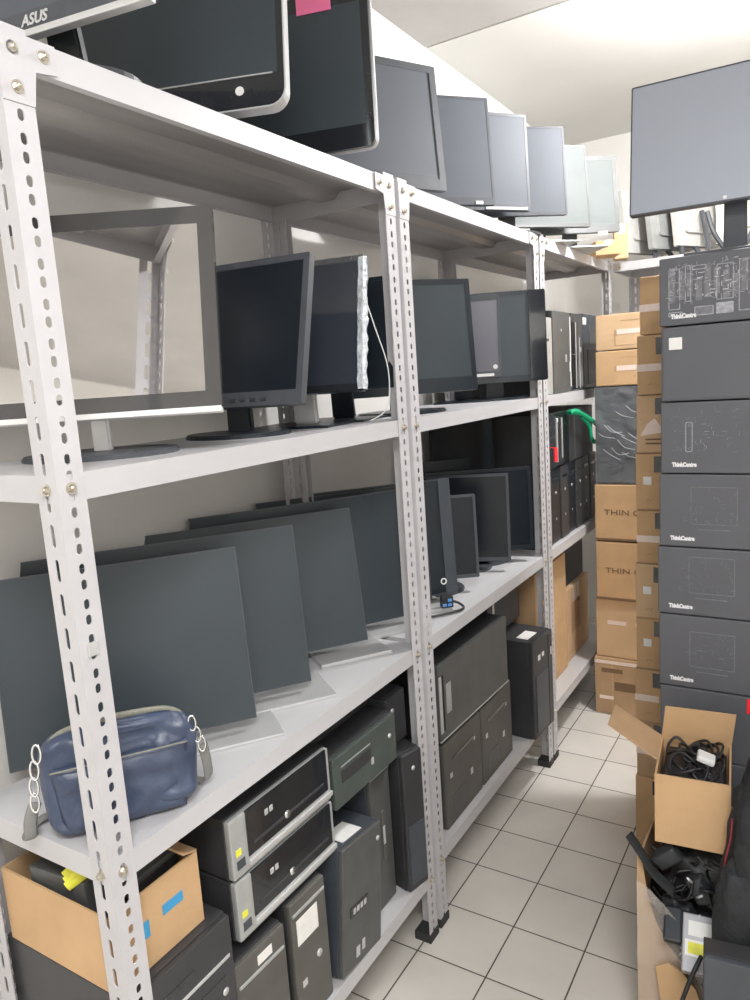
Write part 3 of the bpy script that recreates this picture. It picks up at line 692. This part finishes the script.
G4 = 'upright computers on the upper shelf of the farthest rack'
for lab, y0, wd, fr, ft, hh in (
    ('silver-edged slim tower at the left end of the farthest rack upper shelf', 2.050, .14, 'pcsilver', (('drive_slot', .04, .1, .2, .21, 'gloss', .001),), .290),
    ('dark grey tower with a few pale specks on the upper far shelf', 2.200, .225, 'pcgrey', (('sticker', .15, .17, .12, .15, 'silver', .001), ('sticker', .10, .11, .24, .25, 'silver', .001), ('edge_trim', .215, .222, .02, .30, 'white', .002), ('sticker', .205, .222, .08, .12, 'whitelabel', .002)), .318),
    ('black tower with silver vertical streaks on the upper far shelf', 2.435, .165, 'gloss', (('chrome_strip', .06, .066, .01, .28, 'silver', .002), ('chrome_strip', .11, .116, .01, .22, 'silver', .002), ('sticker', .12, .135, .16, .18, 'whitelabel', .002)), .318),
    ('slate tower with a square white label at its top, last on the upper far shelf', 2.610, .24, 'pcblue', (('label', .0, .045, .275, .305, 'whitelabel', .001), ('door', .06, .22, .02, .17, 'pccase', .002), ('badge', .09, .19, .19, .27, 'pcgrey', .002)), .322)):
    pc(lab, (-.020, y0, z3+.001), (wd, .33, hh), body='pccase', front=fr, feats=ft, name='tower_computer', group=G4)

# ------------------------------------------------------------------ box stack in front of the back corner
GS = 'cartons stacked in front of the back corner'
YS, XS = 2.50, .058
def lean(z): return XS-.025+.018*z/1.0
def cprint(r, lines, W, H, z, size, m='ink'):
    for k, s_ in enumerate(lines): text(s_, size, m, r, (W*.5, -.0006, z - k*size*1.4), (PI/2, 0, 0), 'lettering', bold=.0006)
r = carton('bottom carton of the far floor stack with printed dark label block', (lean(0)-.002, YS, .001), (.30, .30, .262), .02, 'carton3', group=GS, tape=False)
link('printed_block', box((.085, -.001, .115), (.285, .0004, .155)), 'ink', r); link('printed_line', box((.03, -.001, .195), (.12, .0004, .215)), 'ink', r)
link('tape', box((0, -.0015, .235), (.30, .0004, .25)), 'paletape', r); link('tape', box((.02, -.0015, .07), (.08, .0004, .085)), 'paletape', r)
for k in range(3): link('carton_crease', box((.075, -.0009, .02), (.078, .0004, .23)), 'carton', r) if k == 0 else None
r = carton('second carton from the floor in the far stack, worn, two short tape strips', (lean(.27), YS+.012, .266), (.295, .28, .262), -.02, 'carton2', group=GS, tape=False)
for x0 in (.05, .17): link('tape', box((x0, -.001, .150), (x0+.08, .0004, .168)), 'paletape', r)
for lab, z0, hh, dx in (('lower of the two lettered cartons in the far stack', .532, .258, .004), ('upper of the two lettered cartons in the far stack', .794, .243, -.002)):
    r = carton(lab, (lean(z0)+dx, YS, z0), (.30, .29, hh-.003), 0, 'carton', group=GS, tape=False)
    text('THIN CLIENT', .034, 'ink', r, (.172, -.0006, hh*.5), (PI/2, 0, 0), 'lettering', bold=.0, sx=1.32)
    link('bottom_seam', box((0, -.0008, .0), (.30, .0004, .010)), 'ink', r)
r = thing('film_wrapped_box', 'black box wrapped in shiny clear film, between tan cartons of the far stack', 'box', (lean(1.04), YS+.005, 1.040), 0, None)
link('box_body', box((0, 0, 0), (.30, .29, .405), .004), 'pcblue', r)
t = bmesh.new(); bmesh.ops.create_grid(t, x_segments=40, y_segments=50, size=1)
for v in t.verts:
    X = .15+v.co.x*.152; Z = .2+v.co.y*.203
    v.co = Vector((X, -.006 - abs(noise.noise(Vector((X*16+Z*9, Z*26-X*12, 2.1))))*.016, Z))
link('stretch_film', t, 'plasticwrap', r, True)
t = bmesh.new()
for k in range(12):
    x0 = random.uniform(.01, .20); zz = random.uniform(.12, .34)
    tube([(x0, -.022, zz), (x0+.03, -.026, zz-.015-random.random()*.02), (x0+.07, -.022, zz-.02-random.random()*.03)], .0011, t)
link('film_fold_highlights', t, mat('film_highlight', (.40, .42, .44), .2, spec=.9, var=.2), r, True)  # pale tubes: film folds with small highlights put into their colour
for lab, z0, hh in (('second carton from the top of the far stack, with one long tape strip', 1.447, .143), ('top carton of the far stack, with a taped folded notch', 1.592, .144)):
    r = carton(lab, (lean(z0), YS+.002, z0), (.30, .29, hh-.002), 0, 'carton2' if z0 > 1.5 else 'carton', group=GS, tape=False)
    link('tape', box((.085, -.001, hh*.42), (.30, .0004, hh*.42+.020)), 'paletape', r)
    link('notch', box((.075, -.0008, hh*.40), (.087, .0004, hh*.40+.022)), 'carton3', r)
    if z0 > 1.5:
        link('fold_line', box((.075, -.0008, hh*.12), (.080, .0004, hh*.42)), 'carton3', r); link('fold_line', box((.075, -.0008, hh*.10), (.17, .0004, hh*.13)), 'carton3', r)
    else: link('hole', cyl((.155, .001, .035), (.155, -.001, .035), .006, n=14), 'carton3', r)
    link('top_line', box((.10, -.0008, hh*.78), (.22, .0004, hh*.80)), 'carton3', r)

# ------------------------------------------------------------------ narrow tan stack
GT = 'tan cartons of the narrow stack beside the black boxes'
zs_ = [.001, .245, .432, .604, .768, .939, 1.103, 1.272, 1.441, 1.611, 1.773]
nth = ['bottom', 'second', 'third', 'fourth', 'fifth', 'sixth', 'seventh', 'eighth', 'ninth', 'topmost']
for k in range(10):
    z0, z1 = zs_[k], zs_[k+1]; hh = z1-z0-.002
    dx = [.0, .002, -.001, .001, .0, .003, .0, .002, .004, .010][k]
    what = {0: 'partly behind cables', 9: 'reaching above its neighbours'}.get(k, 'beside the black boxes')
    lab = ('%s carton from the floor of the narrow tan stack, %s' % (nth[k], what)) if k < 9 else 'topmost carton of the narrow tan stack, reaching up beside the patterned black box'
    r = carton(lab, (.397+dx+.009*z0, 1.62+(.004 if k % 2 else 0), z0), (.30, .30, hh), 0, ['carton', 'carton2', 'carton'][k % 3] if k != 1 else 'carton3', group=GT, tape=False, seam=False)
    if k < 9:
        link('corner_slot', box((.052, -.001, hh-.055), (.12, .0004, hh-.008)), 'gloss', r)
        link('bottom_seam', box((0, -.0006, 0), (.30, .0004, .003)), 'carton3', r)
    if k in (1, 2, 5, 8, 9): link('tape', box((-.001, -.0012, hh*.40), (.07, .0004, hh*.40+.020)), 'paletape', r)
    if k in (3, 4, 6): link('sticker', box((.022, -.001, hh*.45), (.045, .0004, hh*.45+.024)), 'whitelabel', r)
    if k == 7:
        for q in range(2): link('printed_line', box((.025, -.0008, .025+.012*q), (.085, .0004, .030+.012*q)), 'ink', r)
        link('tape_glare', prism([(.01, .05), (.08, .06), (.05, .10), (.03, .085)], -.001, .0004), 'paletape', r)
    else:
        t = tube([(.03, -.0005, .025), (.036, -.0005, .032), (.044, -.0005, .026), (.05, -.0005, .034)], .0008); link('printed_mark', t, 'carton3', r)

# ------------------------------------------------------------------ black box stack
GB = 'black computer boxes stacked at the right of the aisle'
zb = [.001, .20, .38, .56, .739, .925, 1.094, 1.271, 1.440, 1.612, 1.766]
desc = ['lowest black box of the right stack, behind the piled cables', 'second black box from the floor in the right stack, mostly hidden', 'third black box from the floor in the right stack, behind the open carton',
        'fourth black box from the floor in the right stack, red sticker at its edge', 'black box whose white brand name sits just above the red sticker', 'black box with faint print, sixth from the floor in the right stack',
        'black box with faint print, seventh from the floor in the right stack', 'black box right under the plain one, with pale diagram print', 'plain black box with a small square white sticker near its corner',
        'topmost black box of the right stack, covered in pale line drawings']
def squiggle(r, x0, x1, z0, z1, n, m, w_=.0012, nm='printed_drawing'):
    t = bmesh.new()
    for k in range(n):
        x = random.uniform(x0, x1); z = random.uniform(z0, z1)
        a = random.choice([0, PI/2, random.uniform(0, PI)]); L_ = random.uniform(.004, .013)
        c, s = math.cos(a)*L_/2, math.sin(a)*L_/2; px, pz = -math.sin(a)*w_/2, math.cos(a)*w_/2
        vs = [t.verts.new((x+c+px, -.0010, z+s+pz)), t.verts.new((x-c+px, -.0010, z-s+pz)), t.verts.new((x-c-px, -.0010, z-s-pz)), t.verts.new((x+c-px, -.0010, z+s-pz))]
        t.faces.new(vs)
    link(nm, t, m, r)
for k in range(10):
    z0, z1 = zb[k], zb[k+1]; hh = z1-z0-.003
    dx = [.0, 0, 0, -.004, -.006, -.008, -.004, 0, .002, -.002][k]; yy = 1.22 - (.006 if k == 8 else 0)
    r = thing('computer_box', desc[k], 'box', (.553+dx, yy, z0), .0, GB)
    link('body', box((0, 0, 0), (.47, .36, hh), .006 if k == 8 else .003), 'blackbox', r)
    if k in (4, 5, 6, 7, 9):
        text('ThinkCentre', .0135, 'print2', r, (.052, -.0007, .020), (PI/2, 0, 0), 'brand_name', bold=.0009, sx=.76)
    if k == 9:
        for (a, b_, c, d) in ((.02, .045, .035, .125), (.055, .068, .05, .13), (.075, .115, .018, .038), (.12, .155, .018, .042), (.12, .155, .048, .125), (.165, .20, .02, .13), (.07, .10, .118, .128), (.02, .05, .02, .03)):
            t = ringframe(rrect(b_-a, d-c, .002, 3, (a+b_)/2, (c+d)/2), rrect(b_-a-.004, d-c-.004, .001, 3, (a+b_)/2, (c+d)/2), -.001, .0003)
            link('printed_panel', t, 'print', r)
        for q in range(10): link('printed_swatch', box((.022+.0185*q, -.0006, .050+.006*(q % 3)), (.035+.0185*q, .0004, .128-.009*(q % 4))), 'print3', r)
        link('printed_swatch', box((.122, -.0008, .02), (.153, .0004, .040)), 'print', r); link('printed_swatch', box((.077, -.0008, .02), (.113, .0004, .036)), 'print3', r)
        squiggle(r, .02, .21, .045, .135, 150, 'print'); squiggle(r, .075, .155, .06, .12, 24, 'print2', .0010)
    if k == 7:
        squiggle(r, .02, .20, .05, .15, 70, 'print3'); squiggle(r, .06, .15, .06, .12, 14, 'print', .001)
        link('printed_panel', ringframe(rrect(.016, .07, .004, 3, .062, .085), rrect(.012, .066, .003, 3, .062, .085), -.001, .0003), 'print', r)
    if k in (4, 5, 6):
        t = ringframe(rrect(.10, .09, .003, 3, .12, .10), rrect(.097, .087, .002, 3, .12, .10), -.0008, .0003); link('printed_panel', t, 'print3', r)
        link('printed_line', box((.085, -.0008, .042), (.155, .0004, .044)), 'print3', r)
        squiggle(r, .05, .17, .06, .14, 40, 'print3', .001)
    if k == 8: link('sticker', box((.018, -.0012, .118), (.046, .0004, .145)), 'whitelabel', r)
    if k == 3: link('sticker', box((.195, -.0012, .135), (.225, .0004, .172)), 'red', r)

# big grey monitor standing on the black boxes, lamp haze painted into its screen
r, Tm, pp = monitor('big monitor with haze-painted blue-grey screen standing on top of the black box stack', (.920, 1.308, 1.879), .042, .15, .449, .303, 1.767, side=.003, chin=.004, scr=mat('haze_blue_grey_panel', (.36, .39, .45), .42, spec=.5, var=.04, vscale=2), bez='plastic2', thick=.02, neck='pcblue', base='rect', basemat='plastic2', bw=.2, bd=.17, neckw=.045)
on_panel_disc(r, Tm, -.018, .010, .004, 'white', 'power_light')

# ------------------------------------------------------------------ right foreground: cables, cartons, bag
r = open_carton('open tan carton with raised flap, full of cables, on the cable heap', (.590, .935, .492), (.150, .180, .160), .10, 'carton', flaps=(('back', .082, PI/2-.12), ('left', .125, 2.60)))
r = thing('cable_bundle', 'tangle of black cables with a white plug inside the open tan carton', 'cable', (.657, 1.03, .502), .1)
t = bmesh.new(); rr = random.Random(3)
for k in range(34):
    cx, cy = rr.uniform(-.04, .04), rr.uniform(-.05, .05); R_ = rr.uniform(.018, .034); z0 = rr.uniform(.10, .158)
    tube([(max(-.062, min(.062, cx+R_*math.cos(a))), max(-.075, min(.075, cy+R_*1.3*math.sin(a))), z0+.010*math.sin(a*2+k)) for a in [2*PI*j/7 for j in range(7)]], .0032, t, 6, closed=True)
box((-.064, -.078, 0), (.064, .078, .138), .01, t)
link('cords', t, 'cable', r, True)
link('white_plug', box((-.045, -.03, .158), (-.008, .005, .172), .004, M=Matrix.Rotation(.3, 4, 'Y')), 'white', r)

# big torn carton on the floor with film
def panel_poly(pts, y, th=.005): return prism(pts, y, y+th)
r = thing('torn_carton', 'large torn brown carton wrapped in film on the floor, spilling black cables', 'box', (.553, .925, .001), 0)
b = panel_poly([(0, 0), (.40, 0), (.40, .10), (.20, .085), (.165, .115), (.145, .16), (.105, .200), (.065, .250), (.040, .30), (.022, .36), (.012, .44), (0, .46)], 0)
box((0, .005, 0), (.005, .27, .44), 0, b); box((.395, .005, 0), (.40, .27, .40), 0, b); box((0, .265, 0), (.40, .27, .46), 0, b); box((0, .005, 0), (.40, .265, .005), 0, b)
link('body', b, 'carton3', r)
t = bmesh.new()
pp_ = [(.030, .345), (.055, .275), (.085, .235), (.125, .215), (.155, .175), (.165, .12), (.12, .075), (.07, .10), (.04, .18)]
for k, p in enumerate(pp_): pass
t = prism([(.045, .215), (.07, .232), (.10, .222), (.128, .19), (.145, .14), (.150, .07), (.14, .01), (.085, .01), (.062, .09)], -.034, -.029)
link('bent_flap', t, 'carton', r)
t = bmesh.new(); bmesh.ops.create_grid(t, x_segments=40, y_segments=60, size=1)
for v in t.verts:
    X = .103+v.co.x*.100; Z = .21+v.co.y*.205
    lim = .40-.9*max(0, X-.01)
    Z = Z*min(1, max(.2, lim/.41))
    v.co = Vector((X, -.014-abs(noise.noise(Vector((X*22+Z*10, Z*14, .4))))*.018, Z))
link('stretch_film', t, mat('carton_film', (.85, .78, .70), .2, spec=.9, var=.1, alpha=.30, bump=.6, bscale=30), r, True)

def lump(name, centre, size, m, seed, sub=4, amp=.25, freq=3.0, flat_bottom=None, parent=None):
    t = bmesh.new(); bmesh.ops.create_icosphere(t, subdivisions=sub, radius=1)
    for v in t.verts:
        n_ = noise.noise(v.co*freq+Vector((seed, seed*2, 0)))*amp + noise.noise(v.co*freq*2.7+Vector((seed, 0, seed)))*amp*.5
        c_ = v.co*(1+n_)
        c_ = Vector([math.copysign(abs(c_[i])**.75, c_[i]) for i in range(3)])
        v.co = Vector([centre[i]+c_[i]*size[i] for i in range(3)])
        if flat_bottom is not None and v.co.z < flat_bottom: v.co.z = flat_bottom
    return link(name, t, m, parent, True)
heap = thing('cable_heap', 'heap of black cables and adapters bulging out of the torn carton', 'cable', (.70, 1.04, .01))
def hl(*c): return (c[0]-.70, c[1]-1.04, c[2]-.01)
lump('cable_mass', hl(.715, 1.065, .24), (.145, .105, .225), 'cable', 3.1, 4, .30, 4, parent=heap)
t = bmesh.new(); rr = random.Random(11)
for k in range(60):
    x, z = rr.uniform(.60, .80), rr.uniform(.16, .47); y = rr.uniform(.94, 1.0)
    a = rr.uniform(0, PI); L_ = rr.uniform(.03, .07)
    pts = [hl(x+math.cos(a)*L_*q+rr.uniform(-.012, .012), y-.012*math.sin(q*3)-.004, max(.03, z+math.sin(a)*L_*q+rr.uniform(-.012, .012))) for q in (-1, -.4, .3, 1)]
    tube(pts, rr.uniform(.0025, .0042), t, 6)
link('loose_cords', t, 'cable', heap, True)
t = bmesh.new()
for k in range(9):
    x, z = rr.uniform(.61, .76), rr.uniform(.24, .45)
    Mx = Matrix.Translation(hl(x, .955, z)) @ Matrix.Rotation(rr.uniform(0, 3), 4, 'Y') @ Matrix.Rotation(rr.uniform(-.4, .4), 4, 'X')
    box((-.03, -.014, -.018), (.03, .014, .018), .005, t, M=Mx)
link('adapters', t, 'plastic', heap, True)
t = bmesh.new()
for k in range(14):
    x, z = rr.uniform(.62, .76), rr.uniform(.2, .46)
    cyl(hl(x, .935, z), hl(x+rr.uniform(-.012, .012), .93, z+.012), .0028, t, 8)
link('metal_pins', t, 'silver', heap, True)
link('hanging_cloth', (lambda t: t)(tube([hl(.535, .93, .495), hl(.56, .925, .465), hl(.59, .925, .42), hl(.63, .935, .38)], .02, flat=(.003, .015))), 'fabric', heap, True)
# drive unit with labels
r = thing('disk_drive', 'silver drive unit with white and yellow labels lying on the cable heap', 'drive', (.660, .835, .278), .12)
MD = Matrix.Rotation(-.95, 4, 'X')
def dl(lo, hi, bev=0): return box(lo, hi, bev, M=MD)
link('drive_case', dl((0, 0, 0), (.125, .024, .115), .003), 'metal', r)
link('white_label', dl((.012, -.0012, .070), (.068, .0005, .100)), 'white', r)
link('yellow_label', dl((.006, -.0012, .030), (.058, .0005, .062)), 'white', r)
link('yellow_area', dl((.012, -.0020, .035), (.052, .0005, .057)), 'yellow', r)
link('drive_hub', dl((-.038, -.004, .05), (-.001, .022, .12), .004), 'navy', r)
t = tube([(.640, .80, .10), (.655, .795, .17), (.668, .79, .24), (.687, .80, .305), (.70, .83, .33)], .0045)
tag(link('power_cord', t, 'cable', None, True), 'black cord running up in front of the torn carton', 'cord')
# dark grey case bottom right
r = pc('dark grey slab case leaning at the lower right corner beside the drive', (.715, .74, .001), (.21, .055, .405), .12, body='pccase', front='pcblue', name='tower_computer', feats=(('badge', .05, .06, .30, .31, 'silver', .001),))
# black bag at right edge
bg = thing('black_backpack', 'black cloth backpack slumped at the right edge, red piping beside the open carton', 'bag', (.83, .93, .01))
lump('bag_body', (0, 0, .38), (.098, .085, .38), 'fabric', 5.7, 4, .22, 2.2, flat_bottom=0.0, parent=bg)
lump('front_pocket', (-.055, -.050, .33), (.060, .05, .20), 'fabric', 9.2, 4, .2, 2.5, parent=bg)
link('red_piping', tube([(-.098, -.050, .46), (-.094, -.050, .51), (-.085, -.045, .56), (-.083, -.03, .60)], .0020), mat('dark_red_piping', (.22, .02, .03), .6), bg, True)

# ------------------------------------------------------------------ blue bag on the shelf
bag = thing('shoulder_bag', 'navy blue leather shoulder bag with metal clasps on the lower shelf behind the post', 'bag', (-.088, .108, z2+.001), .95)
W_, H_, D_ = .245, .170, .075
t = bmesh.new(); bmesh.ops.create_icosphere(t, subdivisions=5, radius=1)
for v in t.verts:
    c_ = v.co.normalized(); e = .34
    q = Vector([math.copysign(abs(c_[i])**(e if i != 1 else .62), c_[i]) for i in range(3)])
    zz = (q.z+1)/2
    wx = 1-.06*(1-zz)+.03*math.sin(zz*PI)
    if zz > .75: wx -= (zz-.75)*.34
    dy = .55+.45*math.sin(min(1, (1-zz)*1.15)*PI*.55)
    n_ = noise.noise(Vector((q.x*2.2, q.z*2.4, q.y)))*.016 + noise.noise(Vector((q.x*5, q.z*4, q.y)))*.006
    v.co = Vector((q.x*W_/2*wx, q.y*D_/2*dy + n_*(1 if q.y < 0 else -1)*1.0, zz*H_))
link('bag_body', t, 'leather', bag, True)
# front pocket, piping and zipper
t = bmesh.new(); bmesh.ops.create_grid(t, x_segments=30, y_segments=24, size=1)
for v in t.verts:
    a, b_ = v.co.x, v.co.y
    ed = max(0, 1-max(abs(a), abs(b_))**6)
    v.co = Vector((a*(.100+.006*b_), -.030-.013*ed-noise.noise(Vector((a*2, b_*2.3, 5)))*.012*ed, .064+b_*.058))
link('front_pocket', t, 'leather', bag, True).modifiers.new('s', 'SOLIDIFY').thickness = .003
zp = [(-.112, -.004, .118), (-.104, -.004, .150), (-.080, -.003, .168), (-.03, -.002, .174), (.03, -.002, .174), (.082, -.003, .168), (.106, -.004, .148), (.114, -.004, .118)]
link('zipper', tube(zp, .0035, flat=(.006, .0028)), 'zipm', bag, True)
link('pocket_seam', tube([(-.105, -.042, .122), (-.05, -.046, .124), (.04, -.046, .124), (.105, -.042, .122)], .0015), 'zipm', bag, True)
t = bmesh.new()
for k, (x, z) in enumerate(((-.120, .150), (-.126, .125), (-.130, .098), (-.132, .072))):
    pts = [(x+.006*math.cos(a), -.022+.004*math.sin(a*1.0), z+.014*math.sin(a)) for a in [2*PI*j/8 for j in range(8)]]
    tube(pts, .0019, t, 6, closed=True)
link('clasp', t, 'chrome', bag, True)
t = bmesh.new()
for k, (x, z) in enumerate(((.118, .140), (.124, .118), (.130, .100))):
    pts = [(x+.006*math.cos(a), -.018+.003*math.sin(a), z+.012*math.sin(a)) for a in [2*PI*j/8 for j in range(8)]]
    tube(pts, .0019, t, 6, closed=True)
link('clasp', t, 'chrome', bag, True)
link('shoulder_strap', tube([(-.132, -.018, .070), (-.142, -.020, .045), (-.146, -.015, .012), (-.150, .012, .006), (-.13, .05, .006), (-.03, .075, .006), (.08, .07, .006), (.135, .03, .008), (.138, .0, .05), (.132, -.012, .095)], .006, flat=(.010, .0022)), 'leather_strap', bag, True)
